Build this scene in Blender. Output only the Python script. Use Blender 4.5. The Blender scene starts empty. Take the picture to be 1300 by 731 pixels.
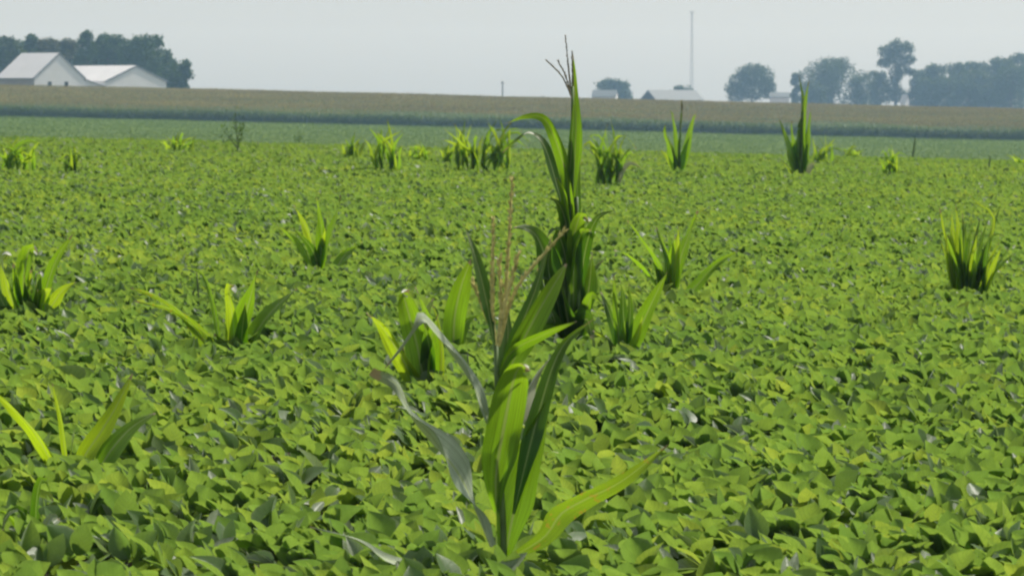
import bpy, math, random
import numpy as np
from mathutils import Vector

random.seed(7)
rng = np.random.default_rng(11)
sc = bpy.context.scene
COL = sc.collection
R = math.radians

# ------------------------------------------------------------------ camera maths
F, CX, CY = 4000.0, 650.0, 365.5          # focal length and centre in photograph pixels (1300 x 731)
HOR = 110.0                                # row of eye level
EYE = 2.25
PITCH = math.atan((CY - HOR) / F)
FWD = np.array([0, math.cos(PITCH), -math.sin(PITCH)])
UP = np.array([0, math.sin(PITCH), math.cos(PITCH)])
SUN_AZ, SUN_EL = R(55), R(57)             # azimuth from +Y towards +X
SUNV = np.array([math.sin(SUN_AZ) * math.cos(SUN_EL), math.cos(SUN_AZ) * math.cos(SUN_EL), math.sin(SUN_EL)])


def at(px, py, d):
    """the point at distance d (along +Y) seen through a photograph pixel"""
    v = FWD + np.array([1, 0, 0]) * (px - CX) / F + UP * (CY - py) / F
    v = v * (d / v[1])
    return np.array([v[0], v[1], EYE + v[2]])


# ------------------------------------------------------------------ terrain
PROF = [(-100, 0.0), (0, 0.0), (60, 0.0), (75, -0.12), (110, -1.2), (200, -4.6), (260, -5.2), (400, -5.3), (522, -5.3),
        (560, -4.65), (600, -3.75), (640, -3.0), (680, -2.72), (720, -2.8), (800, -3.2), (1000, -3.6), (2100, -4.8)]
PX_, PZ_ = np.array([p[0] for p in PROF], float), np.array([p[1] for p in PROF], float)


def gz(x, y):
    x = np.asarray(x, float); y = np.asarray(y, float)
    k = 300.0
    return np.interp(y, PX_, PZ_) - 0.0245 * k * np.tanh(x / k)


CAN = 0.80                                 # height of the bean canopy


def on_canopy(px, row):
    lo, hi = 5.0, 95.0
    for _ in range(50):
        m = (lo + hi) / 2
        p = at(px, row, m)
        if p[2] > gz(p[0], p[1]) + CAN: lo = m
        else: hi = m
    return lo


# ------------------------------------------------------------------ object helpers
def np_mesh(name, V, Fc, mat, parent=None, attrs=None, smooth=False, kind=None):
    V = np.asarray(V, np.float32); Fc = np.asarray(Fc, np.int32)
    me = bpy.data.meshes.new(name)
    n, k = Fc.shape
    me.vertices.add(len(V)); me.vertices.foreach_set('co', V.ravel())
    me.loops.add(n * k); me.loops.foreach_set('vertex_index', Fc.ravel())
    me.polygons.add(n); me.polygons.foreach_set('loop_start', np.arange(0, n * k, k, dtype=np.int32))
    for a, val in (attrs or {}).items():
        at_ = me.attributes.new(a, 'FLOAT', 'POINT'); at_.data.foreach_set('value', np.asarray(val, np.float32).ravel())
    me.update(calc_edges=True); me.validate()
    me.polygons.foreach_set('use_smooth', np.full(len(me.polygons), smooth))
    me.materials.append(mat)
    o = bpy.data.objects.new(name, me); COL.objects.link(o)
    if parent: o.parent = parent
    if kind: o['kind'] = kind
    return o


def py_mesh(name, V, Fs, mat, parent=None, smooth=False):
    me = bpy.data.meshes.new(name)
    me.from_pydata([tuple(map(float, v)) for v in V], [], Fs); me.update()
    for p in me.polygons: p.use_smooth = smooth
    me.materials.append(mat)
    o = bpy.data.objects.new(name, me); COL.objects.link(o)
    if parent: o.parent = parent
    return o


def empty(name, loc, label, cat, group=None):
    o = bpy.data.objects.new(name, None); COL.objects.link(o)
    o.empty_display_size = .2
    o.location = Vector([float(c) for c in loc]); o['label'] = label; o['category'] = cat
    if group: o['group'] = group
    return o


def tube(path, radii, sides=7):
    """a tapered tube along a polyline, closed at both ends"""
    path = np.asarray(path, float); V, Fs = [], []
    n = len(path)
    for i in range(n):
        t = path[min(i + 1, n - 1)] - path[max(i - 1, 0)]; t = t / (np.linalg.norm(t) + 1e-9)
        a = np.cross(t, [0, 1, 0] if abs(t[1]) < .9 else [1, 0, 0]); a /= np.linalg.norm(a); b = np.cross(t, a)
        for s in range(sides):
            g = 2 * math.pi * s / sides
            V.append(path[i] + radii[i] * (a * math.cos(g) + b * math.sin(g)))
    for i in range(n - 1):
        for s in range(sides):
            u = (s + 1) % sides
            Fs.append((i * sides + s, i * sides + u, (i + 1) * sides + u, (i + 1) * sides + s))
    Fs.append(tuple(range(sides))[::-1]); Fs.append(tuple((n - 1) * sides + s for s in range(sides)))
    return V, Fs


def merge(parts):
    V, Fs = [], []
    for v, f in parts:
        k = len(V); V += list(v); Fs += [tuple(i + k for i in q) for q in f]
    return V, Fs


def box(x0, x1, y0, y1, z0, z1):
    V = [(x, y, z) for z in (z0, z1) for y in (y0, y1) for x in (x0, x1)]
    return V, [(0, 2, 3, 1), (4, 5, 7, 6), (0, 1, 5, 4), (2, 6, 7, 3), (0, 4, 6, 2), (1, 3, 7, 5)]


# ------------------------------------------------------------------ materials
def new_mat(name):
    m = bpy.data.materials.new(name); m.use_nodes = True
    nt = m.node_tree; nt.nodes.clear()
    out = nt.nodes.new('ShaderNodeOutputMaterial')
    return m, nt, out


def ramp(nt, stops, fac=None):
    r = nt.nodes.new('ShaderNodeValToRGB')
    e = r.color_ramp.elements
    while len(e) < len(stops): e.new(.5)
    for el, (p, c) in zip(e, stops):
        el.position = p; el.color = (*c, 1)
    if fac is not None: nt.links.new(fac, r.inputs[0])
    return r.outputs[0]


def attr(nt, name):
    a = nt.nodes.new('ShaderNodeAttribute'); a.attribute_name = name
    return a.outputs['Fac']


def noise(nt, scale, detail=3, vec=None, rough=.55):
    n = nt.nodes.new('ShaderNodeTexNoise'); n.inputs['Scale'].default_value = scale
    n.inputs['Detail'].default_value = detail; n.inputs['Roughness'].default_value = rough
    if vec is None:
        g = nt.nodes.new('ShaderNodeNewGeometry'); vec = g.outputs['Position']
    nt.links.new(vec, n.inputs['Vector'])
    return n.outputs['Fac']


def mixc(nt, fac, a, b, mode='MIX'):
    m = nt.nodes.new('ShaderNodeMix'); m.data_type = 'RGBA'; m.blend_type = mode
    for s, v in ((m.inputs[0], fac), (m.inputs[6], a), (m.inputs[7], b)):
        if isinstance(v, (int, float)): s.default_value = v
        elif isinstance(v, tuple): s.default_value = (*v, 1)
        else: nt.links.new(v, s)
    return m.outputs[2]


def math_n(nt, op, a, b=0.0, c=None):
    m = nt.nodes.new('ShaderNodeMath'); m.operation = op
    for s, v in zip(m.inputs, (a, b) if c is None else (a, b, c)):
        if isinstance(v, (int, float)): s.default_value = v
        else: nt.links.new(v, s)
    return m.outputs[0]


def leafy(nt, out, refl, trans, fac, rough=.45, spec=.5, bump=None, sheen=0.0):
    """a thin leaf: glossy reflecting side plus the light it lets through"""
    p = nt.nodes.new('ShaderNodeBsdfPrincipled')
    nt.links.new(refl, p.inputs['Base Color'])
    p.inputs['Specular IOR Level'].default_value = spec
    p.inputs['Sheen Weight'].default_value = sheen; p.inputs['Sheen Roughness'].default_value = .35; p.inputs['Sheen Tint'].default_value = (.9, 1, .85, 1)   # fine pale hairs
    if isinstance(rough, float): p.inputs['Roughness'].default_value = rough
    else: nt.links.new(rough, p.inputs['Roughness'])
    t = nt.nodes.new('ShaderNodeBsdfTranslucent'); nt.links.new(trans, t.inputs['Color'])
    if bump is not None:
        nt.links.new(bump, p.inputs['Normal'])
    m = nt.nodes.new('ShaderNodeMixShader')
    if isinstance(fac, float): m.inputs[0].default_value = fac
    else: nt.links.new(fac, m.inputs[0])
    nt.links.new(p.outputs[0], m.inputs[1]); nt.links.new(t.outputs[0], m.inputs[2])
    nt.links.new(m.outputs[0], out.inputs['Surface'])


def bean_material():
    m, nt, out = new_mat('soybean_leaf')
    t = attr(nt, 'tint'); ac = attr(nt, 'across')
    refl = ramp(nt, [(0, (.070, .130, .046)), (.32, (.088, .166, .052)), (.62, (.106, .190, .054)), (.93, (.145, .205, .045)), (.97, (.36, .42, .28))], t)
    trans = ramp(nt, [(0, (.150, .275, .042)), (.32, (.215, .355, .048)), (.62, (.285, .42, .050)), (.93, (.40, .50, .052)), (.97, (.20, .28, .08))], t)
    rib = math_n(nt, 'LESS_THAN', ac, .07)
    refl = mixc(nt, math_n(nt, 'MULTIPLY', rib, .5), refl, (.16, .22, .07))
    al = attr(nt, 'along')
    ve = math_n(nt, 'FRACT', math_n(nt, 'SUBTRACT', math_n(nt, 'MULTIPLY', al, 7.0), math_n(nt, 'MULTIPLY', ac, 2.2)))
    ve = math_n(nt, 'MULTIPLY', math_n(nt, 'LESS_THAN', ve, .22), .38)
    refl = mixc(nt, ve, refl, (.13, .19, .06)); trans = mixc(nt, ve, trans, (.13, .25, .02))
    mg = math_n(nt, 'MULTIPLY', math_n(nt, 'GREATER_THAN', ac, .90), .45)
    refl = mixc(nt, mg, refl, (.24, .29, .13))  # pale margin paints the bright highlight along leaf edges
    vn = noise(nt, 45, 3)
    trans = mixc(nt, .5, trans, ramp(nt, [(.3, (.55, .60, .55)), (.7, (1, 1, 1))], noise(nt, 28, 3)), 'MULTIPLY')
    refl = mixc(nt, .35, refl, ramp(nt, [(.3, (.35, .35, .35)), (.7, (1, 1, 1))], vn), 'MULTIPLY')
    b = nt.nodes.new('ShaderNodeBump'); b.inputs['Strength'].default_value = .25; b.inputs['Distance'].default_value = .004
    nt.links.new(noise(nt, 70, 2), b.inputs['Height'])
    leafy(nt, out, refl, trans, .52, rough=.42, spec=.45, bump=b.outputs[0], sheen=.35)
    return m


def corn_material(name, refl, trans, fac=.45, stripe=.75, dry=0.0, rough=.42, spec=.42):
    m, nt, out = new_mat(name)
    u = attr(nt, 'across'); v = attr(nt, 'along'); t = attr(nt, 'tint')
    cmb = nt.nodes.new('ShaderNodeCombineXYZ')
    nt.links.new(math_n(nt, 'MULTIPLY', u, 13.0), cmb.inputs[0]); nt.links.new(math_n(nt, 'MULTIPLY', v, 1.6), cmb.inputs[1])
    nt.links.new(math_n(nt, 'MULTIPLY', t, 40.0), cmb.inputs[2])
    st = noise(nt, 1.6, 3, cmb.outputs[0])
    rc = ramp(nt, [(.3, tuple(c * .5 for c in refl)), (.7, tuple(min(1, c * 1.3) for c in refl))], st)
    tc = ramp(nt, [(.3, tuple(c * .55 for c in trans)), (.7, tuple(min(1, c * 1.25) for c in trans))], st)
    # lower ends of blades darker green, tips yellower
    yel = math_n(nt, 'MULTIPLY', math_n(nt, 'POWER', v, 3.0), .45)
    rc = mixc(nt, yel, rc, (.11, .14, .025)); tc = mixc(nt, yel, tc, (.30, .38, .015))
    au = math_n(nt, 'ABSOLUTE', u)
    rib = math_n(nt, 'MULTIPLY', math_n(nt, 'LESS_THAN', au, .085), stripe)
    rc = mixc(nt, rib, rc, (.34, .40, .17)); tc = mixc(nt, rib, tc, (.30, .38, .08))
    # brown dead tips and blotches
    bl = noise(nt, 55, 2)
    tip = math_n(nt, 'GREATER_THAN', math_n(nt, 'ADD', v, math_n(nt, 'MULTIPLY', bl, .16)), 1.04)
    rc = mixc(nt, tip, rc, (.36, .30, .17)); tc = mixc(nt, tip, tc, (.22, .17, .07))
    if dry:
        sp = math_n(nt, 'MULTIPLY', math_n(nt, 'GREATER_THAN', noise(nt, 38, 2), .62), dry)
        rc = mixc(nt, sp, rc, (.36, .24, .05)); tc = mixc(nt, sp, tc, (.42, .27, .03))
    b = nt.nodes.new('ShaderNodeBump'); b.inputs['Strength'].default_value = .35; b.inputs['Distance'].default_value = .004
    nt.links.new(st, b.inputs['Height'])
    leafy(nt, out, rc, tc, fac, rough=rough, spec=spec, bump=b.outputs[0])
    return m


def plain(name, col, rough=.7, var=.25, scale=3.0, spec=.3):
    m, nt, out = new_mat(name)
    p = nt.nodes.new('ShaderNodeBsdfPrincipled')
    n = noise(nt, scale, 4)
    c = ramp(nt, [(.3, tuple(c * (1 - var) for c in col)), (.7, tuple(min(1, c * (1 + var)) for c in col))], n)
    nt.links.new(c, p.inputs['Base Color']); p.inputs['Roughness'].default_value = rough
    p.inputs['Specular IOR Level'].default_value = spec
    nt.links.new(p.outputs[0], out.inputs['Surface'])
    return m


def foliage(name, dark, light, trans, fac=.3):
    m, nt, out = new_mat(name)
    t = attr(nt, 'tint')
    rc = ramp(nt, [(0, dark), (1, light)], t)
    tc = ramp(nt, [(0, tuple(c * .6 for c in trans)), (1, trans)], t)
    leafy(nt, out, rc, tc, fac, rough=.6, spec=.25)
    return m


def field_corn_material():
    m, nt, out = new_mat('field_corn')
    t = attr(nt, 'tint')         # 0..0.7 leaves, above 0.8 tassels
    pos = nt.nodes.new('ShaderNodeNewGeometry').outputs['Position']
    rc = ramp(nt, [(0, (.032, .070, .018)), (.4, (.054, .108, .022)), (.75, (.10, .15, .03)), (.8, (.33, .265, .055)), (1, (.46, .37, .085))], t)
    big = ramp(nt, [(.35, (.72, .76, .72)), (.65, (1, 1, 1))], noise(nt, .035, 3, pos))
    rc = mixc(nt, 1.0, rc, big, 'MULTIPLY')
    tc = ramp(nt, [(0, (.06, .12, .012)), (.75, (.16, .25, .02)), (.8, (.12, .08, .03)), (1, (.16, .11, .05))], t)
    leafy(nt, out, rc, tc, .33, rough=.55, spec=.3)
    return m


M = {}
M['bean'] = bean_material()
M['corn'] = corn_material('corn_leaf_green', (.064, .125, .020), (.29, .54, .012), .57)
M['corn_dark'] = corn_material('corn_leaf_dark', (.040, .085, .020), (.11, .28, .006), .48)
M['corn_yellow'] = corn_material('corn_leaf_yellow', (.085, .140, .020), (.48, .68, .016), .58)
M['corn_spot'] = corn_material('corn_leaf_spotted', (.085, .140, .022), (.30, .48, .016), .52, dry=.7)
M['corn_sheen'] = corn_material('corn_leaf_painted_sheen', (.45, .52, .37), (.14, .20, .07), .2, stripe=.9, rough=.5, spec=.22)  # pale base colour stands in for sky and sun sheen
M['corn_glint'] = plain('painted_leaf_glint', (.62, .62, .50), .4, .15, 30, .5)  # whitish strips painting sun glints where corn leaves bend over
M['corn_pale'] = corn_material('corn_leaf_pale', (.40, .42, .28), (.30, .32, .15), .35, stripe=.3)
M['stalk'] = plain('corn_stalk', (.085, .14, .035), .5, .3, 12)
M['tassel'] = plain('corn_tassel', (.52, .46, .16), .8, .35, 60)
M['tassel_dark'] = plain('corn_tassel_dark', (.15, .125, .075), .8, .35, 60)
M['weed'] = foliage('weed_leaf', (.030, .066, .022), (.055, .105, .026), (.16, .30, .02), .42)
M['weed_stem'] = plain('weed_stem', (.05, .07, .03), .7)
M['soil'] = plain('soil_and_stubble', (.075, .058, .040), .95, .4, 2.0)
M['barn_white'] = plain('white_painted_boards', (.82, .82, .82), .6, .04, .4)
M['barn_roof'] = plain('white_metal_roof', (.52, .52, .54), .6, .05, .3, .3)
M['barn_roof_far'] = plain('pale_metal_roof', (.13, .15, .165), .6, .05, .2, .3)
M['barn_wall_shade'] = plain('shaded_barn_wall', (.34, .29, .26), .8, .12, .5)  # beige side wall with the eave's shade put into its colour
M['eave_trim'] = plain('grey_eave_trim', (.20, .22, .25), .7, .1, .5)
M['barn_dark'] = plain('dark_window_and_gable_shade', (.035, .035, .04), .8, .2, 1)  # dark windows; on the long barn's gable it paints in the shade
M['steel'] = plain('galvanised_steel', (.22, .23, .24), .5, .1, 1, .5)
M['wood'] = plain('weathered_pole', (.12, .10, .08), .9, .2, 2)
M['bark'] = plain('tree_bark', (.075, .06, .045), .9, .3, 2)
M['tree_dark'] = foliage('tree_leaves_dark', (.022, .050, .018), (.048, .088, .024), (.08, .16, .02), .28)
M['tree_mid'] = foliage('tree_leaves_green', (.030, .052, .018), (.058, .090, .024), (.09, .15, .02), .28)
M['tree_olive'] = foliage('tree_leaves_olive', (.050, .055, .022), (.085, .088, .030), (.11, .13, .02), .28)
M['field_corn'] = field_corn_material()

# ------------------------------------------------------------------ world, sun, haze
w = bpy.data.worlds.new('World'); sc.world = w; w.use_nodes = True
nt = w.node_tree; nt.nodes.clear()
wo = nt.nodes.new('ShaderNodeOutputWorld'); bg = nt.nodes.new('ShaderNodeBackground'); sky = nt.nodes.new('ShaderNodeTexSky')
sky.sky_type = 'NISHITA'; sky.sun_disc = False
sky.sun_elevation = SUN_EL; sky.sun_rotation = SUN_AZ
sky.altitude = 200; sky.air_density = 1.0; sky.dust_density = 1.1; sky.ozone_density = 1.0
hs = nt.nodes.new('ShaderNodeHueSaturation'); hs.inputs['Saturation'].default_value = .3
nt.links.new(sky.outputs[0], hs.inputs['Color']); veil = nt.nodes.new('ShaderNodeMix'); veil.data_type = 'RGBA'       # thin even overcast of summer haze over the clear sky
veil.inputs[0].default_value = .65; veil.inputs[7].default_value = (2.4, 2.7, 2.88, 1)
nt.links.new(hs.outputs[0], veil.inputs[6]); nt.links.new(veil.outputs[2], bg.inputs['Color'])
bg.inputs['Strength'].default_value = .098
nt.links.new(bg.outputs[0], wo.inputs['Surface'])

sl = bpy.data.lights.new('sun', 'SUN'); sl.energy = 3.0; sl.angle = R(3); sl.color = (1, .95, .86)
so = bpy.data.objects.new('sun', sl); COL.objects.link(so); so.location = (0, 0, 60)
so.rotation_euler = Vector([float(-c) for c in SUNV]).to_track_quat('-Z', 'Y').to_euler()

hm, nt, out = new_mat('summer_haze')
pv = nt.nodes.new('ShaderNodeVolumePrincipled')
pv.inputs['Color'].default_value = (.42, .68, 1.0, 1); pv.inputs['Absorption Color'].default_value = (1, 1, 1, 1); pv.inputs['Density'].default_value = .00031
pv.inputs['Anisotropy'].default_value = .25; pv.inputs['Density Attribute'].default_value = ''
nt.links.new(pv.outputs[0], out.inputs['Volume'])
try: hm.cycles.homogeneous_volume = True
except Exception: pass
hv, hf = box(-900, 900, -120, 2050, -14, 38)
hz = py_mesh('haze', hv, hf, hm); hz['kind'] = 'stuff'

# ------------------------------------------------------------------ ground sheet
xs = np.concatenate([np.linspace(-880, -260, 12), np.linspace(-250, 250, 101), np.linspace(260, 880, 12)])
ys = np.concatenate([np.linspace(-100, 0, 6), np.linspace(4, 120, 60), np.linspace(124, 760, 140), np.linspace(780, 2030, 40)])
gx, gy = np.meshgrid(xs, ys)
V = np.stack([gx, gy, gz(gx, gy)], -1).reshape(-1, 3)
nx, ny = len(xs), len(ys)
idx = np.arange(nx * ny).reshape(ny, nx)
Fq = np.stack([idx[:-1, :-1], idx[:-1, 1:], idx[1:, 1:], idx[1:, :-1]], -1).reshape(-1, 4)
np_mesh('ground', V, Fq, M['soil'], smooth=True, kind='structure')


# ------------------------------------------------------------------ soybean canopy
def vnoise(x, y, cell, seed):
    """smooth value noise, -1..1"""
    r = np.random.default_rng(seed); T = r.uniform(-1, 1, (256, 256))
    u, v = x / cell + 1000.3, y / cell + 1000.7
    i, j = np.floor(u).astype(int), np.floor(v).astype(int)
    fu, fv = u - i, v - j; fu = fu * fu * (3 - 2 * fu); fv = fv * fv * (3 - 2 * fv)
    g = lambda a, b: T[a % 256, b % 256]
    return (g(i, j) * (1 - fu) + g(i + 1, j) * fu) * (1 - fv) + (g(i, j + 1) * (1 - fu) + g(i + 1, j + 1) * fu) * fv


def canopy_top(x, y):
    return CAN + .030 * vnoise(x, y, .55, 1) + .035 * vnoise(x, y, 1.7, 2) + .03 * vnoise(x, y, 5, 3)


def nrm(a):
    return a / (np.linalg.norm(a, axis=-1, keepdims=True) + 1e-9)


# leaf outlines: rows of (v, half width); u = -1,0,1 across
LODS = {
    'near': np.array([(0, .04), (.09, .29), (.24, .45), (.43, .49), (.63, .40), (.83, .20), (1, .0)]),
    'mid': np.array([(0, .06), (.22, .43), (.60, .42), (1, .0)]),
    'far': np.array([(0, .12), (.42, .46), (1, .0)]),
}


def bean_leaves(n_tri, y0, y1, lod, spread, size=1.0, depth=.045, xmargin=.6, base=None):
    """n_tri trifoliate leaves scattered over the wedge the lens sees between y0 and y1 (and a margin beyond)"""
    y = np.sqrt(rng.uniform(y0 * y0, y1 * y1, n_tri))
    x = rng.uniform(-1, 1, n_tri) * (.19 * y + xmargin)
    top = base(x, y) if base else canopy_top(x, y)
    dep = np.minimum(rng.exponential(depth, n_tri), .5)
    # plants stand as tufts: raise towards each plant's middle
    z = gz(x, y) + top - dep
    C = np.stack([x, y, z], -1)
    k = 3
    C = np.repeat(C, k, 0); n = n_tri * k
    # common normal of the three leaflets: towards light, well spread
    faz = np.where(rng.random(n_tri) < .88, SUN_AZ + rng.normal(-.4, .62, n_tri), rng.uniform(0, 2 * np.pi, n_tri)); fel = np.clip(rng.normal(.64, .20, n_tri), .15, 1.3)      # blades stand steeply, tips up
    face = np.stack([np.cos(fel) * np.sin(faz), np.cos(fel) * np.cos(faz), np.sin(fel)], -1)
    face = np.repeat(face, k, 0)
    N = nrm(face + spread * rng.normal(size=(n, 3)))
    wild = rng.random(n) < .12
    N = np.where(wild[:, None], nrm(np.where(rng.random(n) < .6, .15, .34)[:, None] * rng.normal(size=(n, 3)) + np.array([.36, -.54, .80])), N)
    N[:, 2] = np.where(N[:, 2] < -.1, -N[:, 2], N[:, 2])
    # leaflet axis: terminal and two laterals around the petiole direction, rising more often than hanging
    az = np.repeat(rng.uniform(0, 2 * np.pi, n_tri), k) + np.tile([0, 1.9, -1.9], n_tri) + rng.normal(0, .25, n)
    A = np.stack([np.cos(az), np.sin(az), rng.normal(1.8, .6, n)], -1)
    A = nrm(A - N * np.sum(A * N, 1, keepdims=True))
    B = np.cross(N, A)
    L = size * np.clip(rng.normal(.086, .016, n), .045, .125)
    W = L * rng.uniform(.66, .86, n) * np.where(wild, .55, 1)
    cup = np.where(wild | (rng.random(n) < .27), rng.uniform(.5, 1.2, n), rng.uniform(.0, .5, n)); bend = rng.normal(-.14, .16, n); twist = rng.normal(0, .14, n)
    rows = LODS[lod]; m = len(rows)
    us = (-1, -.55, 0, .55, 1) if lod == 'near' else (-1, 0, 1); k5 = len(us)
    edge = rng.normal(0, .22, (n, 2))
    verts = np.empty((n, m, k5, 3), np.float32); across = np.empty((n, m, k5), np.float32); along = np.empty((n, m, k5), np.float32)
    off = C + A * (.015 * size)
    for i, (v, hw) in enumerate(rows):
        mid = off + A * (L * v)[:, None] + N * (L * bend * v * v)[:, None]
        for j, u in enumerate(us):
            sidev = B + N * (twist * v)[:, None]
            verts[:, i, j] = mid + sidev * (W * hw * u)[:, None] + N * ((.45 * abs(u) + .55 * u * u) * hw * W * cup + u * u * hw * W * .5 * edge[:, 0 if u < 0 else 1])[:, None]
            across[:, i, j] = abs(u); along[:, i, j] = v
    tint = np.clip(np.repeat(rng.normal(.52, .12, n_tri), k) + rng.normal(0, .10, n) + .13 * vnoise(C[:, 0], C[:, 1], 2.2, 9), 0, .92)
    tint = np.where(wild, 1.0, tint)                 # a few leaves: pale underside tone that also paints in sun glints
    tint = np.repeat(tint, m * k5)
    q = []
    for i in range(m - 1):
        for j in range(k5 - 1):
            q.append((i * k5 + j, i * k5 + j + 1, (i + 1) * k5 + j + 1, (i + 1) * k5 + j))
    q = np.array(q)
    Fc = (np.arange(n) * (m * k5))[:, None, None] + q[None]
    return verts.reshape(-1, 3), Fc.reshape(-1, 4), tint, across.ravel(), along.ravel()


def join_sets(sets):
    Vs, Fs, T, A, B = [], [], [], [], []; k = 0
    for v, f, t, a, b in sets:
        Vs.append(v); Fs.append(f + k); T.append(t); A.append(a); B.append(b); k += len(v)
    return np.concatenate(Vs), np.concatenate(Fs), np.concatenate(T), np.concatenate(A), np.concatenate(B)


def wedge(y0, y1, m=.6):
    return .19 * (y1 * y1 - y0 * y0) + 2 * m * (y1 - y0)


sets = [bean_leaves(int(wedge(6.5, 22, 3.2) * 215), 6.5, 22, 'near', .22, size=1.10, xmargin=3.2),
        bean_leaves(int(wedge(22, 48, 3.5) * 185), 22, 48, 'mid', .22, xmargin=3.5),
        bean_leaves(int(wedge(48, 100, 5) * 125), 48, 100, 'far', .26, xmargin=5, size=1.12)]
V, Fc, T, A, B = join_sets(sets)
o = np_mesh('soybean_plants', V, Fc, M['bean'], attrs={'tint': T, 'across': A, 'along': B}, smooth=True, kind='stuff')
o['label'] = 'dense knee-high soybean foliage covering the near field'; o['category'] = 'soybeans'

# distant field: closed canopy sheet plus leaf tufts
m, nt, out = new_mat('distant_bean_canopy')
pos = nt.nodes.new('ShaderNodeNewGeometry').outputs['Position']
mp = nt.nodes.new('ShaderNodeMapping'); mp.inputs['Scale'].default_value = (.02, .25, 1); nt.links.new(pos, mp.inputs['Vector'])
rc = ramp(nt, [(.3, (.100, .155, .018)), (.7, (.145, .220, .026))], noise(nt, 1.0, 4, mp.outputs[0]))
rc = mixc(nt, .5, rc, ramp(nt, [(.3, (.5, .5, .5)), (.7, (1, 1, 1))], noise(nt, 2.5, 3, pos)), 'MULTIPLY')
tc = ramp(nt, [(0, (.12, .22, .02)), (1, (.2, .3, .02))], noise(nt, .3, 2, pos))
leafy(nt, out, rc, tc, .25, rough=.7, spec=.08)
M['bean_far'] = m
xs = np.linspace(-150, 150, 151); ys = np.concatenate([np.linspace(88, 320, 60), np.linspace(322, 521, 130)])
gx, gy = np.meshgrid(xs, ys)
V = np.stack([gx, gy, gz(gx, gy) + .55 + .1 * vnoise(gx, gy, 3, 21) + .07 * vnoise(gx, gy, 1.2, 22)], -1).reshape(-1, 3)
nx, ny = len(xs), len(ys); idx = np.arange(nx * ny).reshape(ny, nx)
Fq = np.stack([idx[:-1, :-1], idx[:-1, 1:], idx[1:, 1:], idx[1:, :-1]], -1).reshape(-1, 4)
v2, f2, t2, a2, b2 = bean_leaves(70000, 320, 521, 'far', .35, size=1.5, depth=.08, xmargin=8, base=lambda x, y: .72 + .06 * vnoise(x, y, 4, 5))
o = np_mesh('distant_soybean_plants', np.concatenate([V, v2]), np.concatenate([Fq, f2 + len(V)]), M['bean_far'], smooth=True, kind='stuff')
o['label'] = 'smooth blue-green soybean field beyond the rise'; o['category'] = 'soybeans'

# ------------------------------------------------------------------ distant corn field
def corn_field():
    rowsy = np.concatenate([np.arange(523, 531, .5), np.arange(531, 560, .9), np.arange(560, 712, 1.1)])
    P = []
    for ry in rowsy:
        step = .22 if ry < 530 else .42
        hw = .185 * ry + 14
        xs = np.arange(-hw, hw, step); xs = xs + rng.normal(0, .08, len(xs))
        P.append(np.stack([xs, ry + rng.normal(0, .10, len(xs))], -1))
    P = np.concatenate(P); n = len(P)
    z0 = gz(P[:, 0], P[:, 1]); h = 2.45 + rng.normal(0, .10, n) + .14 * vnoise(P[:, 0], P[:, 1], 9, 31)
    Vs, Ts = [], []
    # leaves: bent blades, two quads each collapsed to one four-corner face pair
    for li in range(6):
        zb = z0 + h * (.22 + .13 * li) + rng.normal(0, .05, n)
        if li < 3: zb = np.where(P[:, 1] < 531, zb, zb + h * .25)
        az = rng.uniform(0, 2 * np.pi, n); L = rng.uniform(.45, .75, n); W = rng.uniform(.05, .09, n)
        dx, dy = np.cos(az), np.sin(az)
        a = np.stack([P[:, 0], P[:, 1], zb], -1)
        b = a + np.stack([dx * L * .55, dy * L * .55, L * .55], -1)
        c = a + np.stack([dx * L, dy * L, L * rng.uniform(.1, .5, n)], -1)
        sd = np.stack([-dy * W, dx * W, 0 * W], -1)
        q = np.stack([a - sd * .5, a + sd * .5, b + sd, b - sd, c + sd * .2, c - sd * .2], 1)
        Vs.append(q.reshape(-1, 3)); Ts.append(np.repeat(np.clip(rng.normal(.28 + .07 * li, .14, n), 0, .72), 6))
    f = np.array([(0, 1, 2, 3), (3, 2, 4, 5)])
    Fl = (np.arange(n * 6) * 6)[:, None, None] + f[None]
    Vl = np.concatenate(Vs); Tl = np.concatenate(Ts)
    # tassels: two crossed thin fans on each plant
    Vt, Tt = [], []
    for ti in range(3):
        az = rng.uniform(0, np.pi, n); W = rng.uniform(.025, .05, n)
        a = np.stack([P[:, 0], P[:, 1], z0 + h - .05], -1); ln = rng.uniform(.20, .40, n) * np.clip((P[:, 1] - 518 + 14 * vnoise(P[:, 0], P[:, 1], 12, 77)) / 26, .12, 1)
        tip = a + np.stack([np.cos(az * 2) * ln * .45, np.sin(az * 2) * ln * .45, ln], -1)
        sd = np.stack([np.cos(az) * W, np.sin(az) * W, 0 * W], -1)
        Vt.append(np.stack([a - sd * .5, a + sd * .5, tip + sd, tip - sd], 1).reshape(-1, 3))
        Tt.append(np.repeat(np.clip(rng.normal(.92, .06, n), .82, 1), 4))
    Vt = np.concatenate(Vt); Tt = np.concatenate(Tt)
    Ft = (np.arange(n * 3) * 4)[:, None] + np.array([0, 1, 2, 3])[None] + len(Vl)
    o = np_mesh('corn_field', np.concatenate([Vl, Vt]), np.concatenate([Fl.reshape(-1, 4), Ft]), M['field_corn'],
                attrs={'tint': np.concatenate([Tl, Tt])}, kind='stuff')
    o['label'] = 'tasselled corn field stretching along the horizon behind the beans'; o['category'] = 'corn field'


corn_field()


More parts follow.
